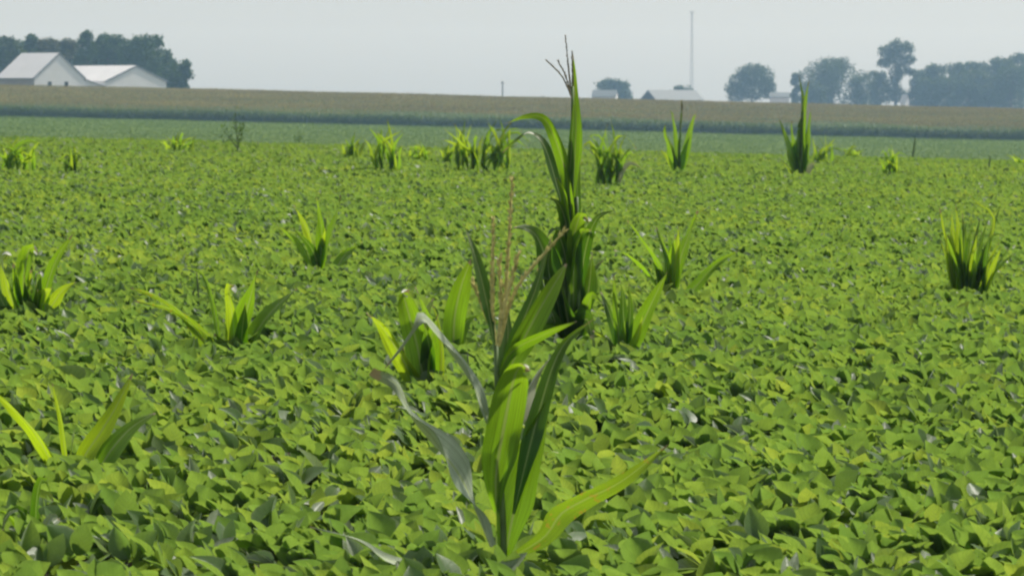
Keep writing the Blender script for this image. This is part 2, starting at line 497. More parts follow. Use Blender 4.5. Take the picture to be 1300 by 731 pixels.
# ------------------------------------------------------------------ corn plants among the beans
def spline(pts, n):
    """Catmull-Rom through the points, n samples"""
    p = np.asarray(pts, float)
    if len(p) == 2: p = np.stack([p[0], (p[0] + p[1]) / 2, p[1]])
    q = np.vstack([2 * p[0] - p[1], p, 2 * p[-1] - p[-2]])
    seg = np.linalg.norm(np.diff(p, axis=0), axis=1); cum = np.concatenate([[0], np.cumsum(seg)]); cum /= cum[-1]
    out = []
    for t in np.linspace(0, 1, n):
        i = min(np.searchsorted(cum, t, side='right') - 1, len(p) - 2)
        s = (t - cum[i]) / (cum[i + 1] - cum[i] + 1e-9)
        a, b, c, d = q[i], q[i + 1], q[i + 2], q[i + 3]
        out.append(.5 * ((2 * b) + (c - a) * s + (2 * a - 5 * b + 4 * c - d) * s * s + (3 * b - a - 3 * c + d) * s ** 3))
    return np.array(out)


def blade(parent, path, width, mat, n=14, yaw=0.0, twist=0.0, fold=.35, wave=.10, blunt=False, label=None, tilt=.12, curl=0.0):
    """one corn leaf: a folded, waved ribbon along path (points in world space); width in metres"""
    P = spline(path, n); base = np.array(parent.location)
    V, ac, al = [], [], []
    L = np.linalg.norm(np.diff(P, axis=0), axis=1).sum()
    ph = random.uniform(0, 6)
    for i in range(n):
        t = i / (n - 1)
        tan = nrm(P[min(i + 1, n - 1)] - P[max(i - 1, 0)])
        a = yaw + twist * t + curl * math.sin(t * 13 + ph)
        view = np.array([math.sin(a), -math.cos(a), tilt])
        nn = nrm(view - tan * np.dot(view, tan)); sd = np.cross(tan, nn)
        prof = (min(1, .16 + 2.4 * t) * (1 - max(0, (t - .32) / .68) ** (1.6 if not blunt else 4.5)))
        hw = width * .5 * max(prof, .03)
        for u in (-1, -.5, 0, .5, 1):
            wv = wave * width * math.sin(t * L * 16 + ph + (1.7 if u > 0 else 0)) * abs(u) ** 2
            V.append(P[i] + sd * (u * hw) + nn * (abs(u) * hw * fold + wv) - base)
            ac.append(u); al.append(t)
    Fs = [(i * 5 + j, i * 5 + j + 1, (i + 1) * 5 + j + 1, (i + 1) * 5 + j) for i in range(n - 1) for j in range(4)]
    o = np_mesh('leaf', V, Fs, mat, parent, {'across': ac, 'along': al, 'tint': np.full(len(V), random.random())}, smooth=True)
    if label: o['label'] = label
    return o


def stalk(parent, path, r0, r1, mat=None):
    P = spline(path, 12); rr = []
    for i in range(12):
        t = i / 11
        rr.append((r0 + (r1 - r0) * t) * (1.12 if i % 3 == 0 else 1))
    V, Fs = tube(P - np.array(parent.location), rr, 8)
    return py_mesh('stalk', V, Fs, mat or M['stalk'], parent, True)


def tassel(parent, spikes, r, mat):
    """all the branches of one tassel, each set with small florets"""
    parts = []; base = np.array(parent.location)
    for sp in spikes:
        P = spline(sp, 22)
        parts.append(tube(P - base, [r * (.5 + .25 * min(1, i / 5)) * (1 - .6 * i / 21) * random.uniform(.75, 1.2) for i in range(22)], 6))
        for i in range(4, 22):
            for k in range(3):
                a = random.uniform(0, 6.28); el = random.uniform(.3, 1)
                c = P[i] - base
                d = nrm(np.array([math.cos(a) * .5, math.sin(a) * .5, 0]) + 1.1 * nrm(P[min(i + 1, 21)] - P[i - 1]))
                parts.append(tube([c, c + d * r * 1.2, c + d * r * 2.6], [r * .2, r * .34, r * .06], 4))
    V, Fs = merge(parts)
    return py_mesh('tassel', V, Fs, mat, parent)


def plant(label, px, row, leaves, cat='corn plant', name='volunteer_corn', stalks=(), spikes=None, dmat='tassel', group='volunteer corn in the bean field', dist=None, fill=0.0):
    """leaves: (list of photograph points base->tip, width in px, material, {depth, twist, yaw...}).  Traced at the plant's own distance,
    then each leaf leans towards or away from the viewer by its depth in metres so that the plant is round."""
    d = dist or on_canopy(px, row); s = F / d
    b = at(px, row, d); root = empty(name, (b[0], d, gz(b[0], d)), label, cat, group)
    if fill:
        src = [lf for lf in leaves]
        for lf in random.choices(src, k=int(len(src) * fill)):
            f = random.uniform(.55, .95); sx = random.uniform(-.55, 1.1); x0, y0 = lf[0][0]
            hh = (lf[0][0][1] - lf[0][-1][1]) * random.uniform(0, .3); pts = [(px + (x0 - px) * .7 + (x - x0) * sx + random.uniform(-2, 2), y0 - hh + (y - y0) * f * .85) for x, y in lf[0]]
            leaves = leaves + [(pts, lf[1] * random.uniform(.55, .9), random.choice([lf[2], 'corn', 'corn_yellow', 'corn_dark']), dict(yaw=random.uniform(-1.2, -.1), tilt=random.uniform(-.75, .25)))]
    for lf in leaves:
        pts, wpx, mk = lf[:3]; kw = dict(lf[3]) if len(lf) > 3 else {}
        dep = kw.pop('depth', random.uniform(-.22, .22) * min(1.0, 260 / s))
        P = []
        for i, (x, y) in enumerate(pts):
            t = i / (len(pts) - 1)
            P.append(at(x, y, d + dep * (t ** 1.4)))
        if kw.pop('root', True):
            # run the blade down into the canopy towards the stalk
            f0 = P[0]; P.insert(0, f0 * .55 + np.array([b[0], d, f0[2] - .22]) * .45)
        kw.setdefault('yaw', random.uniform(-1.1, -.1)); kw.setdefault('twist', random.uniform(-.7, .7))
        yaw = kw['yaw']; kw.setdefault('tilt', .12 if mk == 'corn_dark' else random.uniform(-.75, -.1))
        blade(root, P, wpx / s / max(.6, math.cos(yaw)), M[mk], **kw)
    for st in stalks:
        pts, w0, w1 = st[:3]
        P = [at(x, y, d) for x, y in pts]
        P.insert(0, np.array([P[0][0], d, float(gz(P[0][0], d)) - .03]))
        stalk(root, P, w0 / s / 2, w1 / s / 2)
    if spikes:
        tassel(root, [[at(x, y, d + dd) for x, y in sp] for sp, dd in spikes], 3.9 / s if dmat == 'tassel' else 1.5 / s, M[dmat])
    return root


# --- the front plant with its tan tassel
plant('nearest corn plant with drooping silvery leaves and tan tassel in the middle foreground', 636, 724, [
    ([(660, 465), (666, 463.5), (672, 467)], 4, 'corn_glint', dict(n=6, blunt=True, yaw=0, twist=.2, tilt=.9, depth=-.04, root=False)),
    ([(622, 694), (606, 655), (590, 616), (572, 588), (546, 560), (520, 527), (503, 488), (470, 473)], 25, 'corn_sheen', dict(depth=-.28, yaw=1.12, twist=-.1, tilt=.7, fold=.5, wave=.20, curl=.42, n=44, root=False)),
    ([(624, 545), (606, 500), (580, 460), (558, 430), (541, 407), (533, 404), (520, 424), (505, 445), (488, 467)], 15, 'corn_sheen', dict(depth=-.15, yaw=1.1, twist=.2, tilt=.7, fold=.5, wave=.16, curl=.3, n=30, root=False)),
    ([(630, 650), (630, 600), (641, 535), (652, 482), (662, 464), (674, 470)], 46, 'corn', dict(depth=-.10, yaw=-.1, tilt=-.5, twist=.2, fold=.3, blunt=True, n=20, root=False)),
    ([(652, 652), (668, 585), (685, 520), (703, 462), (722, 430), (755, 404)], 26, 'corn_dark', dict(depth=.12, yaw=-.2, twist=.5, n=20, root=False)),
    ([(640, 716), (650, 660), (664, 600), (682, 545), (698, 500)], 46, 'corn', dict(depth=.05, tilt=-.5, yaw=-.35, twist=.3, fold=.45, n=20, root=False)),
    ([(640, 712), (690, 682), (712, 652), (742, 634), (790, 610), (848, 564)], 30, 'corn_spot', dict(depth=-.12, tilt=-.7, yaw=-.35, twist=-.3, fold=.3, n=22, root=False, label='yellowing leaf with orange spots')),
    ([(634, 500), (655, 450), (682, 398), (703, 362), (720, 335)], 29, 'corn', dict(depth=.1, tilt=-.5, yaw=-.15, twist=.3, blunt=True, root=False)),
    ([(631, 490), (650, 440), (676, 378), (690, 335), (701, 300)], 15, 'corn_dark', dict(depth=.16, yaw=-.5, twist=.2, root=False)),
    ([(632, 480), (650, 446), (690, 425), (732, 408)], 17, 'corn', dict(depth=-.05, yaw=.3, twist=-.3, root=False)),
    ([(628, 440), (617, 380), (603, 325), (588, 285)], 17, 'corn_dark', dict(depth=.12, yaw=.4, twist=.2, root=False)),
    ([(634, 520), (640, 470), (645, 425), (642, 380)], 18, 'corn_dark', dict(depth=.18, root=False)),
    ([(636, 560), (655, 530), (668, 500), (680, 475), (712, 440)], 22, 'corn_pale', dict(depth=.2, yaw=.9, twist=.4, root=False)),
    ([(632, 728), (560, 722), (495, 711), (460, 690), (432, 678), (394, 668)], 14, 'corn_sheen', dict(depth=-.30, yaw=.3, twist=.7, tilt=1.4, wave=.15, n=20, root=False)),
], stalks=[([(640, 728), (635, 600), (631, 500), (630, 438)], 13, 6)],
    spikes=[([(630, 440), (625, 393), (626, 283)], .02), ([(632, 436), (642, 370), (650, 232)], .05), ([(632, 436), (643, 380), (657, 326)], -.06),
            ([(633, 440), (656, 366), (714, 296)], -.02), ([(629, 432), (612, 385), (601, 360)], .05), ([(631, 438), (636, 400), (634, 330)], -.04)])

# --- the tall plant behind it
plant('tallest corn plant, dark green and upright, tassel rising above the skyline', 722, 447, [
    ([(738, 280), (744, 279), (752, 281)], 8, 'corn_glint', dict(n=6, blunt=True, yaw=0, twist=.2, tilt=.9, depth=-.04, root=False)),([(742, 296), (748, 292), (756, 296)], 9, 'corn_glint', dict(n=6, blunt=True, yaw=0, twist=.2, tilt=.9, depth=-.04, root=False)),([(676, 148), (684, 146.5), (692, 149)], 4, 'corn_glint', dict(n=6, blunt=True, yaw=0, twist=.2, tilt=.9, depth=-.04, root=False)),([(664, 171), (671, 168.5), (679, 171)], 4, 'corn_glint', dict(n=6, blunt=True, yaw=0, twist=.2, tilt=.9, depth=-.04, root=False)),
    ([(727, 262), (729, 215), (731, 160), (729, 110), (727, 68)], 16, 'corn', dict(depth=.05, yaw=.1, twist=.3, fold=.5, n=18, root=False)),
    ([(725, 270), (724, 225), (727, 165), (730, 115)], 9, 'corn_dark', dict(depth=-.05, yaw=-.4, twist=.2, root=False)),
    ([(725, 275), (715, 208), (697, 160), (684, 148), (664, 149), (640, 158)], 16, 'corn', dict(depth=-.15, yaw=-.3, twist=.4, tilt=-.2, fold=.25, n=26, root=False)),
    ([(720, 290), (706, 232), (690, 184), (672, 170), (655, 178), (638, 194)], 14, 'corn_dark', dict(depth=.12, yaw=.5, twist=.3, tilt=.8, fold=.3, n=26, root=False)),
    ([(716, 385), (699, 345), (684, 305), (670, 290), (652, 289)], 31, 'corn_dark', dict(depth=-.1, yaw=.2, twist=.5, n=18, root=False)),
    ([(722, 330), (719, 285), (709, 258), (697, 252)], 14, 'corn_dark', dict(depth=-.1, root=False)),
    ([(736, 380), (742, 325), (752, 288), (763, 273), (781, 268)], 20, 'corn_dark', dict(depth=-.1, yaw=-.3, twist=-.5, n=18, root=False)),
    ([(728, 400), (728, 340), (729, 300), (738, 272), (748, 283)], 22, 'corn', dict(depth=-.08, yaw=.2, blunt=True, n=18, root=False)),
    ([(724, 400), (714, 350), (712, 310), (716, 275)], 17, 'corn', dict(depth=.1, root=False)),
    ([(718, 455), (706, 410), (694, 375), (686, 340)], 28, 'corn_dark', dict(depth=-.05, root=False)),
    ([(728, 455), (740, 410), (748, 365), (752, 322)], 24, 'corn_dark', dict(depth=.05, root=False)),
    ([(724, 455), (730, 430), (744, 415), (760, 425)], 30, 'corn_dark', dict(depth=-.15, root=False)),
    ([(722, 455), (712, 430), (695, 420), (680, 432)], 26, 'corn_dark', dict(depth=-.18, root=False)),
    ([(720, 455), (722, 415), (716, 380), (710, 350)], 34, 'corn_dark', dict(depth=-.08, root=False)),
    ([(732, 455), (736, 400), (733, 360), (728, 320)], 30, 'corn_dark', dict(depth=.08, root=False)),
    ([(724, 450), (742, 400), (757, 360), (760, 335)], 16, 'corn', dict(depth=.2, root=False)),
    ([(726, 300), (724, 260), (720, 228), (715, 206)], 12, 'corn', dict(depth=-.06, yaw=-.4, tilt=-.3, root=False)),
    ([(727, 335), (731, 285), (733, 240), (737, 205)], 14, 'corn_dark', dict(depth=.06, yaw=-.3, root=False)),
    ([(724, 320), (719, 275), (716, 245), (706, 226)], 12, 'corn', dict(depth=-.1, yaw=-.5, tilt=-.3, root=False)),
    ([(716, 455), (690, 425), (673, 390), (660, 360)], 18, 'corn', dict(depth=.25, root=False)),
    ([(724, 455), (734, 425), (745, 405), (752, 430)], 24, 'corn_dark', dict(depth=-.2, tilt=.4, root=False)),
    ([(720, 455), (708, 420), (698, 402), (688, 415)], 22, 'corn_dark', dict(depth=-.2, tilt=.4, root=False)),
    ([(726, 430), (736, 385), (748, 350), (766, 330)], 16, 'corn_dark', dict(depth=.12, root=False)),
    ([(720, 420), (706, 380), (696, 340), (700, 312)], 18, 'corn_dark', dict(depth=-.12, root=False)),
    ([(730, 430), (744, 395), (752, 375), (764, 385)], 18, 'corn', dict(depth=-.15, tilt=.5, root=False)),
    ([(722, 360), (728, 320), (738, 296), (750, 292)], 14, 'corn', dict(depth=-.12, tilt=.6, root=False)),
    ([(718, 455), (712, 405), (704, 370), (690, 352), (676, 360)], 17, 'corn_dark', dict(depth=-.15, tilt=.4, root=False)),
    ([(722, 350), (714, 310), (704, 292), (694, 300)], 13, 'corn_dark', dict(depth=-.15, tilt=.5, root=False)),
], stalks=[([(722, 455), (722, 340), (726, 220), (727, 110)], 9, 4), ([(716, 455), (716, 330), (713, 220)], 8, 4), ([(734, 455), (735, 370), (732, 250)], 8, 5)],
    spikes=[([(727, 118), (727, 95), (726, 68)], .01), ([(726, 122), (722, 90), (718, 48)], .04), ([(726, 125), (714, 98), (695, 78)], -.05), ([(725, 122), (718, 96), (709, 79)], .06)], dmat='tassel_dark')

# --- clumps with traced leaves
plant('broad bright corn clump immediately left of the nearest tasselled plant', 540, 503, [
    ([(509, 371), (513, 369), (517, 378)], 8, 'corn_glint', dict(n=6, blunt=True, yaw=0, twist=.2, tilt=.9, depth=-.04, root=False)),
    ([(535, 500), (505, 445), (485, 415), (465, 398)], 30, 'corn_yellow', dict(yaw=-.2, tilt=-.5, depth=-.1)), ([(540, 500), (530, 440), (518, 395), (512, 371), (520, 366)], 30, 'corn', dict(blunt=True, yaw=-.3, tilt=-.3, depth=-.05)),
    ([(547, 500), (550, 440), (540, 395), (528, 364)], 26, 'corn', dict(yaw=-.4, tilt=-.4, depth=.05)), ([(554, 500), (561, 455), (558, 410), (547, 384)], 12, 'corn_yellow', {}),
    ([(530, 500), (520, 470), (512, 440)], 22, 'corn_dark', {})], fill=0.8)
plant('single upright paddle-shaped corn leaf rising just left of the tan tassel', 576, 452, [
    ([(576, 450), (577, 405), (585, 365), (598, 330)], 27, 'corn', dict(blunt=True, yaw=-.3, tilt=-.5, depth=-.1)), ([(580, 450), (588, 415), (600, 402), (617, 400)], 14, 'corn', {})])
plant('corn clump leaning right from behind the foot of the tallest plant', 790, 457, [
    ([(788, 455), (784, 405), (779, 350)], 13, 'corn', {}), ([(794, 455), (815, 412), (832, 375), (847, 345)], 22, 'corn', {}),
    ([(800, 455), (812, 420), (820, 385)], 14, 'corn_yellow', {}), ([(785, 455), (768, 430), (752, 420)], 16, 'corn_yellow', {}),
    ([(790, 455), (775, 400), (762, 370)], 12, 'corn_dark', {}), ([(792, 455), (800, 400), (798, 360)], 12, 'corn_dark', {})], fill=0.8)
plant('open corn clump with a long leaf stretched to the right, right of the tallest plant', 858, 386, [
    ([(850, 384), (836, 335), (812, 298), (796, 280)], 10, 'corn', {}), ([(852, 384), (848, 330), (833, 288)], 12, 'corn', {}),
    ([(857, 384), (864, 330), (876, 296), (887, 268)], 18, 'corn', {}), ([(855, 384), (858, 330), (861, 286)], 12, 'corn_yellow', {}),
    ([(866, 386), (885, 362), (910, 335), (937, 318)], 13, 'corn', {}), ([(848, 384), (824, 345), (800, 325), (780, 318)], 9, 'corn', {}),
    ([(846, 384), (838, 350), (826, 330)], 10, 'corn_dark', {})], fill=0.9)
plant('five-leaved corn seedling clump with spread leaves, upper left of centre', 405, 347, [
    ([(405, 345), (409, 300), (402, 250)], 11, 'corn', {}), ([(406, 345), (420, 300), (433, 248)], 13, 'corn', {}),
    ([(403, 345), (394, 300), (373, 261)], 12, 'corn_yellow', {}), ([(400, 346), (382, 312), (364, 296), (352, 284)], 9, 'corn', {}),
    ([(425, 347), (432, 332), (444, 318), (461, 308)], 15, 'corn', {}), ([(404, 345), (408, 310), (414, 275)], 10, 'corn_dark', {})], fill=0.6)
plant('leafy corn clump with white glints painted on folded leaf tips at the left picture edge', 38, 412, [
    ([(37, 316), (42, 314), (47, 324)], 6, 'corn_glint', dict(n=6, blunt=True, yaw=0, twist=.2, tilt=.9, depth=-.04, root=False)),([(2, 324), (8, 321), (15, 325)], 5, 'corn_glint', dict(n=6, blunt=True, yaw=0, twist=.2, tilt=.9, depth=-.04, root=False)),([(47, 348), (52, 346), (55, 352)], 4, 'corn_glint', dict(n=6, blunt=True, yaw=0, twist=.2, tilt=.9, depth=-.04, root=False)),
    ([(36, 410), (30, 362), (36, 320), (42, 313), (48, 322)], 20, 'corn', dict(blunt=True)), ([(30, 412), (12, 372), (4, 330), (12, 322)], 23, 'corn_yellow', dict(blunt=True)),
    ([(50, 410), (60, 362), (74, 325), (92, 298)], 14, 'corn', {}), ([(56, 404), (68, 385), (80, 368), (97, 358)], 15, 'corn_yellow', {}),
    ([(42, 410), (50, 372), (50, 345)], 13, 'corn_dark', {}), ([(22, 412), (8, 392), (-8, 360)], 17, 'corn_dark', {}), ([(34, 410), (22, 370), (18, 335)], 16, 'corn', {}),
    ([(45, 412), (38, 380), (30, 350)], 16, 'corn_dark', {})], fill=0.8)
plant('corn clump with one long leaf flung far left, left of centre', 302, 448, [
    ([(291, 365), (296, 364), (299, 372)], 7, 'corn_glint', dict(n=6, blunt=True, yaw=0, twist=.2, tilt=.9, depth=-.04, root=False)),
    ([(298, 446), (296, 405), (290, 366), (298, 362)], 17, 'corn_yellow', dict(blunt=True)), ([(304, 448), (312, 402), (320, 370), (328, 343)], 20, 'corn', {}),
    ([(310, 448), (330, 415), (352, 388), (377, 366)], 17, 'corn', {}), ([(264, 442), (247, 416), (218, 386), (190, 372), (165, 366)], 13, 'corn_spot', {}),
    ([(280, 440), (270, 385), (257, 348), (232, 338)], 7, 'corn', {}), ([(300, 448), (284, 432), (272, 424)], 14, 'corn_dark', {}),
    ([(306, 448), (308, 415), (312, 385)], 18, 'corn_dark', {}), ([(314, 448), (328, 425), (336, 405)], 12, 'corn_yellow', {})], fill=0.7)
plant('sparse yellow-green corn seedling with four wide-apart blades at lower left', 95, 590, [
    ([(62, 580), (42, 545), (18, 520), (-8, 498)], 25, 'corn_yellow', {}), ([(84, 585), (78, 535), (72, 510), (66, 486)], 10, 'corn_yellow', {}),
    ([(90, 585), (93, 560), (95, 545)], 7, 'corn_yellow', {}), ([(104, 585), (128, 548), (148, 515), (168, 474)], 24, 'corn_yellow', {}),
    ([(132, 585), (150, 560), (170, 540), (197, 524)], 27, 'corn', {})])
plant('curled drooping corn seedling with shiny bent leaves in the bottom left corner', 46, 700, [
    ([(46, 700), (46, 645), (51, 612), (60, 610), (66, 636)], 14, 'corn_dark', dict(depth=-.1)), ([(44, 700), (36, 660), (22, 645), (8, 655), (2, 680)], 13, 'corn_dark', dict(depth=-.12)),
    ([(50, 700), (58, 665), (68, 652), (76, 660)], 13, 'corn_sheen', {}), ([(48, 700), (50, 660), (40, 635)], 12, 'corn_dark', {}), ([(40, 700), (24, 670), (6, 650), (-12, 648)], 10, 'corn', {})])
# grassy tuft on the right
gl = []
for i in range(26):
    a = (i + .5) / 26
    bx = 1208 + 44 * a + random.uniform(-3, 3)
    tx = 1193 + 84 * a + random.uniform(-10, 10); ty = 262 + random.uniform(-14, 55) + 40 * abs(a - .35)
    gl.append(([(bx, 368), ((bx * .6 + tx * .4) + random.uniform(-2, 2), 368 - (368 - ty) * .55), (tx, ty)], random.uniform(5, 8), random.choice(['corn', 'corn_yellow', 'corn_dark', 'corn'])))
gl += [([(1236, 366), (1256, 308), (1262, 285), (1272, 255)], 7, 'corn'), ([(1240, 366), (1262, 280), (1246, 262), (1228, 246)], 5, 'corn_yellow'), ([(1244, 368), (1262, 345), (1286, 322)], 8, 'corn'),
       ([(1238, 366), (1252, 320), (1262, 298), (1275, 300)], 7, 'corn')]
plant('dense grassy tuft of many thin blades standing alone at the right', 1229, 370, gl, cat='corn clump')


# --- small clumps near the crest, generated
Y, G, D = 'corn_yellow', 'corn', 'corn_dark'


def small(label, px, row, top, x0, x1, n, wpx, mats, dark=0, spikes=None, stalks=(), extra=()):
    lv = []
    h = row - top; mats = [m_ for m_ in mats if m_ != D] + [G, Y, Y]
    n = int(n * 1.8); wd = x1 - x0
    for i in range(n):
        a = (i + random.uniform(.1, .9)) / n
        tx = px + (x0 - px + wd * a) * random.uniform(.9, 1.45)
        ty = top if i == n // 2 else row - h * random.uniform(.55, 1.0) * (1 - .35 * abs(a - .5))
        bx = px + random.choice((-.34, -.18, 0, .18, .34)) * wd * random.uniform(.6, 1); by = row - h * random.uniform(0, .22)
        k = random.uniform(.45, .85)                     # how upright the lower half is
        ty = min(ty, by - h * .18)
        pts = [(bx, by), (bx * k + tx * (1 - k), by - (by - ty) * .6), (tx, ty)]
        if random.random() < .22 and i != n // 2:
            pts = [(bx, by), (bx * .6 + tx * .4, by - (by - ty) * .72), (tx * .8 + bx * .2, ty), (tx + (tx - bx) * .25, ty + h * random.uniform(.06, .22))]
        lv.append((pts, wpx * random.uniform(.24, .46), random.choice(mats), dict(n=10, depth=random.uniform(-.3, .3), yaw=random.uniform(-1.2, -.1), tilt=random.uniform(-.75, .25))))
    return plant(label, px, row, lv + list(extra), stalks=stalks, spikes=spikes, dmat='tassel_dark')


small('corn clump cut by the left picture edge on the far rise', 22, 219, 172, -8, 54, 10, 13, [Y, G, D])
small('upright corn tuft beside the left-edge clump on the far rise', 92, 223, 178, 74, 108, 6, 12, [Y, G, D])
small('low yellow corn patch left of the tall thin weed on the rise', 228, 194, 166, 204, 252, 10, 8, [Y, Y, G])
small('small yellowish corn tuft, first left of the paired clumps near the rise', 447, 205, 168, 434, 462, 6, 11, [Y, G, Y])
small('corn clump with twin upright points between yellow tufts near the rise', 491, 221, 150, 466, 514, 10, 12, [Y, G, D, G])
small('low yellow corn tuft filling the gap between two larger clumps on the rise', 531, 207, 180, 514, 548, 7, 9, [Y, Y, G])
small('yellow-leaved corn clump behind the dark broad clump near the rise', 572, 209, 172, 560, 586, 6, 10, [Y, G])
small('dark-based broad corn clump, left of a touching pair near the rise', 594, 221, 150, 568, 612, 11, 13, [D, G, Y, Y])
small('tall-bladed corn clump, right of a touching pair near the rise', 628, 223, 148, 608, 660, 11, 14, [D, G, G, Y])
small('full bright corn clump directly right of the tallest plant at the rise', 776, 240, 153, 744, 806, 13, 14, [Y, G, D, G],
      extra=[([(784, 238), (792, 214), (803, 207), (818, 216)], 6, 'corn_pale'), ([(768, 238), (758, 200), (748, 185)], 8, G)])
plant('narrow forked corn plant with a dark unopened tassel below the radio mast', 862, 222, [
    ([(860, 221), (853, 192), (845, 170), (844, 158)], 9, 'corn', dict(n=10)), ([(861, 215), (859, 182), (854, 146), (850, 138)], 7, 'corn', dict(n=10)),
    ([(863, 220), (864, 175), (866, 126)], 4, 'corn_dark', dict(n=10)), ([(865, 221), (872, 188), (879, 155), (884, 143)], 10, 'corn', dict(n=10)),
    ([(862, 222), (868, 198), (875, 174)], 9, 'corn', dict(n=10)), ([(857, 218), (848, 200), (838, 190)], 6, 'corn_yellow', dict(n=10)),
    ([(860, 222), (857, 200), (852, 182)], 7, 'corn_dark', dict(n=10))], stalks=[([(862, 222), (863, 190), (864, 160)], 4, 2)],
    spikes=[([(864, 165), (865, 148), (866, 132)], .02)], dmat='tassel_dark')
plant('tall slim dark corn plant standing against the hazy trees at right', 1016, 227, [
    ([(1016, 226), (1018, 180), (1021, 140), (1027, 103)], 10, 'corn', dict(n=12)), ([(1017, 226), (1019, 170), (1020, 130), (1014, 96)], 9, 'corn_dark', dict(n=12)),
    ([(1013, 224), (1005, 195), (996, 170), (989, 150)], 8, 'corn', dict(n=10)), ([(1015, 225), (1008, 185), (1005, 154)], 9, 'corn', dict(n=10)),
    ([(1018, 225), (1026, 180), (1029, 138)], 9, 'corn', dict(n=10)), ([(1016, 227), (1013, 190), (1017, 148)], 11, 'corn_dark', dict(n=10)),
    ([(1020, 226), (1021, 200), (1026, 162)], 10, 'corn_dark', dict(n=10)), ([(1010, 226), (1001, 212), (993, 205)], 7, 'corn_yellow', dict(n=10)),
    ([(1022, 226), (1032, 208), (1040, 212)], 6, 'corn_pale', dict(n=10)), ([(1014, 226), (1004, 205), (998, 188)], 7, 'corn', dict(n=10))],
    stalks=[([(1016, 227), (1018, 170), (1020, 125)], 7, 3)])
small('yellow corn clump touching the tall slim plant on its right side', 1046, 211, 168, 1030, 1064, 7, 10, [Y, G])
small('small rounded corn tuft, middle one right of the tall slim plant', 1084, 206, 182, 1068, 1098, 7, 9, [G, Y])
small('pale-topped spiky corn tuft, farthest right of the tall slim plant', 1130, 224, 184, 1114, 1146, 8, 9, [Y, G, G])
small('yellow corn tuft cut by the right picture edge on the rise', 1294, 213, 192, 1280, 1310, 6, 8, [Y, G])


# --- weeds
def weed(label, px, row, top, spread, nb=6, leaf=.07):
    d = on_canopy(px, row); s = F / d
    b = at(px, row, d); g0 = float(gz(b[0], d)); root = empty('pigweed', (b[0], d, g0), label, 'weed', 'weeds standing above the beans')
    H = (row - top) / s + CAN
    P = [np.array([0, 0, 0]), np.array([.02, .01, H * .5]), np.array([-.01, 0, H])]
    sp = spline(P, 12); parts = [tube(sp, [.012 - .009 * i / 11 for i in range(12)], 6)]
    V, Fc, T = [], [], []

    def leafat(c, L):
        az = random.uniform(0, 6.28); el = random.uniform(.1, 1.8)
        a = nrm(np.array([math.cos(az), math.sin(az), el])); sd = nrm(np.cross(a, [0, 0, 1.]) + .4 * rng.normal(size=3)) * L * .13
        k = len(V); V.extend([c, c + a * L * .5 + sd, c + a * L, c + a * L * .5 - sd]); Fc.append((k, k + 1, k + 2, k + 3)); T.extend([random.random()] * 4)
    for i in range(3, 12):
        for _ in range(5): leafat(sp[i] + rng.normal(size=3) * .01, leaf * random.uniform(.6, 1.2) * (1.2 - i / 20))
    for k in range(nb):
        t = .35 + .5 * k / nb; c = sp[int(t * 11)]
        az = k * 2.4 + random.uniform(-.4, .4); L = spread / s * (1.15 - t) * random.uniform(.8, 1.3) * 1.3
        e = c + np.array([math.cos(az) * L, math.sin(az) * L, L * 1.1 + .1])
        br = spline([c, c * .5 + e * .5 + np.array([0, 0, -.03]), e], 7); parts.append(tube(br, [.006 - .004 * i / 6 for i in range(7)], 5))
        for i in range(1, 7):
            for _ in range(4): leafat(br[i] + rng.normal(size=3) * .012, leaf * random.uniform(.5, 1.1))
    v, f = merge(parts); py_mesh('stem', v, f, M['weed_stem'], root, True)
    np_mesh('foliage', np.array(V), np.array(Fc), M['weed'], root, {'tint': T})
    return root


weed('tall thin branching weed standing above the rise at left', 300, 197, 138, 24, 7, .13)
weed('small dark bushy weed right of the tall branching weed', 379, 188, 156, 10, 6, .12)
weed('faint small weed right of the left-edge corn tufts on the rise', 166, 184, 162, 6, 4, .07)
weed('tiny dark weed right of the forked corn plant on the rise', 957, 198, 184, 8, 4, .08)
weed('feathery dark weed half sunk in the beans behind the left corn clump', 252, 396, 345, 30, 8, .05)
weed('small feathery weed in the beans between the paddle leaf and silvery leaf', 596, 478, 448, 22, 6, .04)
# a bare dark stick and a brown stem on the crest
root = plant('bare dark upright stick alone right of the spiky corn tuft', 1160, 207, [], cat='dead stem', name='dead_stem', stalks=[([(1158, 207), (1160, 190), (1162, 175)], 4, 2)], group='bare stems on the rise')
root = plant('short brown dead stem near the right edge of the rise', 1256, 216, [], cat='dead stem', name='dead_stem', stalks=[([(1256, 216), (1256, 208), (1257, 198)], 3, 2)], group='bare stems on the rise')


